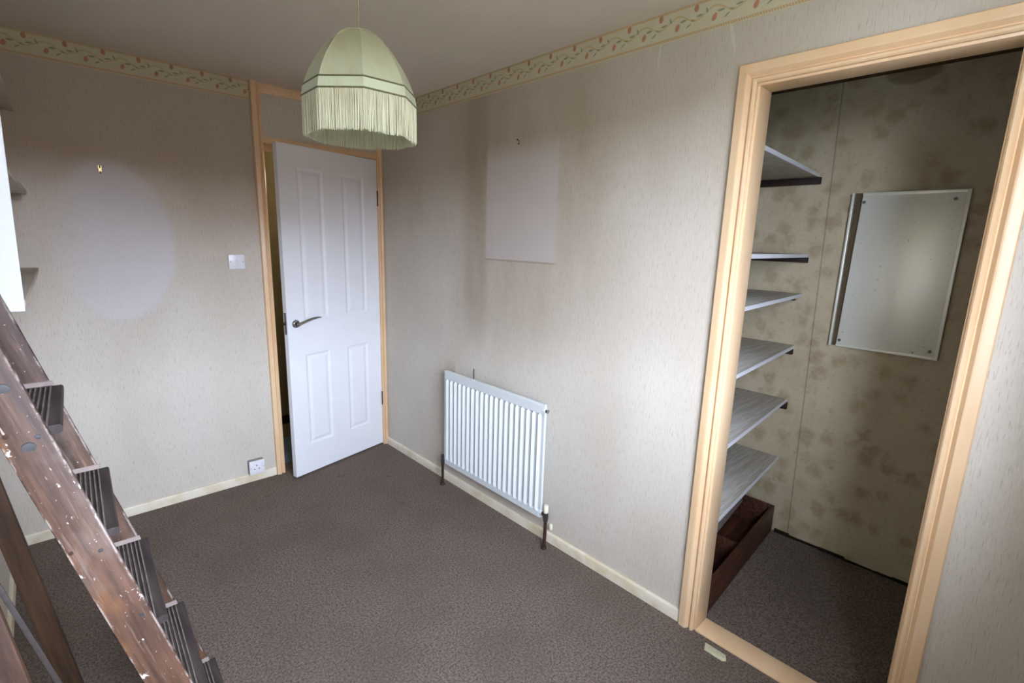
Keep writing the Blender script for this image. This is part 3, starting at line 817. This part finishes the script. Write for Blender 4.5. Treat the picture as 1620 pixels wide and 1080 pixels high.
MB().hexa([(fx+.006, fy[0]+.012, fz[0]+.012), (CX-.005, fy[0]+.012, fz[0]+.012), (CX-.005, fy[1]-.030, fz[0]+.012), (fx+.006, fy[1]-.030, fz[0]+.012)],
          [(fx+.006, fy[0]+.012, fz[1]-.014), (CX-.005, fy[0]+.012, fz[1]-.014), (CX-.005, fy[1]-.042, fz[1]-.014), (fx+.006, fy[1]-.042, fz[1]-.014)]).build('board', M_BOARD, hb, .0015)
for y, z in ((fy[0]+.045, fz[1]-.038), (fy[1]-.050, fz[1]-.042), (fy[0]+.030, fz[0]+.034), (fy[1]-.042, fz[0]+.030)):
    MB().lathe([(.007, 0), (.0065, .003), (.003, .004)], (fx+.006, y, z), (-1, 0, 0), 14).build('screw', M_STEEL, hb, 0, True)

# ---------------------------------------------------------------- old wooden stepladder, folded, leaning on the left wall
lad = empty('stepladder', (-1.62, -1.78, 0)); tag(lad, 'paint splashed wooden stepladder with dark ribbed treads', 'stepladder')
yn_ = lambda z: -1.944 - (1.20-z)*.095          # outer face of the near stile
xF = lambda z: -1.663-.2666*(z-.763)            # front edge, far stile
xN = lambda z: -1.7155-.2616*(z-.91)            # front edge, near stile
SWD, STK = .067, .024
ZT = 1.585
cf = SWD/2*1.03
local_timber('stile', (xF(0)-cf, -1.600+STK/2, .012), (xF(ZT)-cf, -1.600+STK/2, ZT), (1, 0, 0), SWD, STK, M_LW[0], lad, .004)
near = local_timber('stile', (xN(0)-cf, yn_(0)+STK/2, .012), (xN(ZT)-cf, yn_(ZT)+STK/2, ZT), (1, 0, 0), SWD, STK, M_LW[3], lad, .003)
rF = lambda z: -1.8555-.128*(z-.779)
rN = lambda z: -1.870-.127*(z-.779)
local_timber('rear_leg', (rF(0)-.0215, -1.600+.011, .006), (rF(1.55)-.0215, -1.600+.011, 1.55), (1, 0, 0), .042, .022, M_REAR, lad, .003)
local_timber('rear_leg', (rN(0)-.0215, yn_(0)+.011, .006), (rN(1.55)-.0215, yn_(1.55)+.011, 1.55), (1, 0, 0), .042, .022, M_LW[1], lad, .003)
for z, hgt in ((.20, .045), (1.30, .045)):
    xa, xb = rF(z)-.0215, rN(z)-.0215
    MB().hexa([(xb-.009, yn_(z)+.022, z), (xb+.009, yn_(z)+.022, z), (xa+.009, -1.600, z), (xa-.009, -1.600, z)],
              [(xb-.012, yn_(z)+.022, z+hgt), (xb+.006, yn_(z)+.022, z+hgt), (xa+.006, -1.600, z+hgt), (xa-.012, -1.600, z+hgt)]).build('rear_rail', M_REAR, lad, .002)
# treads: slab with lengthwise ribs
TZ = [.227, .460, .695, .922, 1.153, 1.385]
def tread(z):
    nose = .022 if z < 1.3 else -.004; dp = .094; th = .020
    y0 = -1.600; y1 = yn_(z)+STK
    # section (offset from the front edge, height): ribbed top then plain nose
    sec = [(nose, -.006), (nose-.003, -.0025), (nose-.018, -.0025)]
    nr = 8; x = .002; pitch = (dp-nose-.004)/nr
    for i in range(nr):
        a = nose-.020-i*pitch
        sec += [(a, -.0025), (a-.001, 0), (a-pitch*.38, 0), (a-pitch*.48, -.0040), (a-pitch*.95, -.0040)]
    sec += [(nose-dp, -.0025), (nose-dp, -th), (nose-.004, -th), (nose, -th+.004)]
    fa_, fb_ = xF(z), xN(z)
    org = ((fa_+fb_)/2, (y0+y1)/2, z)
    mb = MB().loft([[(fa_+a, y0, z+b) for a, b in sec], [(fb_+a, y1, z+b) for a, b in sec]])
    me = mb.build('tread', M_TREAD, lad)
    # put the origin on the tread's top surface so the dust lies on its ribs
    off = Vector(org)-wloc(lad)
    me.data.transform(Matrix.Translation(-off)); me.location = off
    # dusty filler strip where the tread is housed in the far stile
    MB().hexa([(fa_-.066, -1.606, z), (fa_+.006, -1.606, z), (fa_+.006, -1.600, z), (fa_-.066, -1.600, z)], [(fa_-.066, -1.602, z+.008), (fa_+.004, -1.602, z+.008), (fa_+.004, -1.600, z+.010), (fa_-.066, -1.600, z+.010)]).build('housing_bead', M_PLANK, me)
for z in TZ: tread(z)
MB().hexa([(xN(ZT)-.13, yn_(ZT)-.01, ZT), (xN(ZT)+.02, yn_(ZT)-.01, ZT), (xF(ZT)+.02, -1.566, ZT), (xF(ZT)-.125, -1.566, ZT)],
          [(xN(ZT)-.13, yn_(ZT)-.01, ZT+.022), (xN(ZT)+.02, yn_(ZT)-.01, ZT+.022), (xF(ZT)+.02, -1.566, ZT+.022), (xF(ZT)-.125, -1.566, ZT+.022)]).build('top_board', M_LW[2], lad, .003)
# screws and bolts on the near stile (world points on its outer face)
def on_near(x, z, r, mat, nm, h=.002):
    y = yn_(z)
    MB().lathe([(r, 0), (r*.95, h), (r*.3, h*1.2)], (x, y+.0005, z), (0, -1, -.09), 14).build(nm, mat, near_root, 0, True)
near_root = lad
for x, z, r, mt in ((-1.792, 1.141, .0045, M_STEEL), (-1.806, 1.124, .0105, M_STEEL), (-1.833, 1.151, .0045, M_HINGE), (-1.826, 1.236, .010, M_STEEL),
                    (-1.731, .893, .004, M_STEEL), (-1.774, .905, .004, M_HINGE), (-1.682, .728, .004, M_STEEL), (-1.61, .45, .004, M_STEEL), (-1.65, .46, .004, M_STEEL)):
    on_near(x, z, r, mt, 'screw')
# folded metal stay beside the near rear leg, riveted at both ends
st_ = local_timber('stay_bar', (-1.792, -1.905, .44), (-1.921, -1.895, 1.02), (1, 0, 0), .009, .004, M_STAY, lad, .001)
for p in ((-1.794, -1.9055, .45), (-1.919, -1.8955, 1.01)):
    MB().tube([(p[0], p[1]-.016, p[2]), (p[0], p[1]+.005, p[2])], .004, 10).build('rivet', M_STEEL, lad, 0, True)

# ---------------------------------------------------------------- scrap on the carpet, hall rug
tpz = MB()
pts = [(-.034, -2.507), (-.070, -2.520), (-.0715, -2.590), (-.060, -2.600), (-.036, -2.588)]
tpz.loft([[(x, y, .001) for x, y in pts], [(x, y, .004 + .003*(i % 2)) for i, (x, y) in enumerate(pts)]])
tag(tpz.build('paper_scrap', M_TAPE, None, 0, False, (-.05, -2.55, .001)), 'small pale torn scrap on the carpet by the cupboard threshold', 'scrap')
rg = MB().box((-.74, .12, 0), (-.3, .55, .010)).build('hall_rug', M_RUG, None, .003, False, (-.52, .33, 0))
tag(rg, 'blue grey rug on the hall floor past the door', 'rug')

# ---------------------------------------------------------------- added fill light for the hall, unseen, shaped as a hanging bulb
hl = empty('hall_fill_light', (.15, .45, 2.0)); tag(hl, 'unseen fill light added to brighten the hall, shaped as a bulb', 'lamp')
MB().tube([(.15, .45, 2.335), (.15, .45, 2.09)], .003, 8).build('flex', M_FLEX, hl, 0, True)
MB().lathe([(.012, 0), (.016, .02), (.030, .055), (.024, .085), (.004, .1)], (.15, .45, 2.10), (0, 0, -1), 18).build('bulb', M_BULB, hl, 0, True)
ld = bpy.data.lights.new('hall_fill_point', 'POINT'); ld.energy = 10; ld.color = (1.0, .86, .62); ld.shadow_soft_size = .05
lo_ = bpy.data.objects.new('hall_fill_point', ld); COL.objects.link(lo_); lo_.parent = hl; lo_.location = (0, 0, -.08)
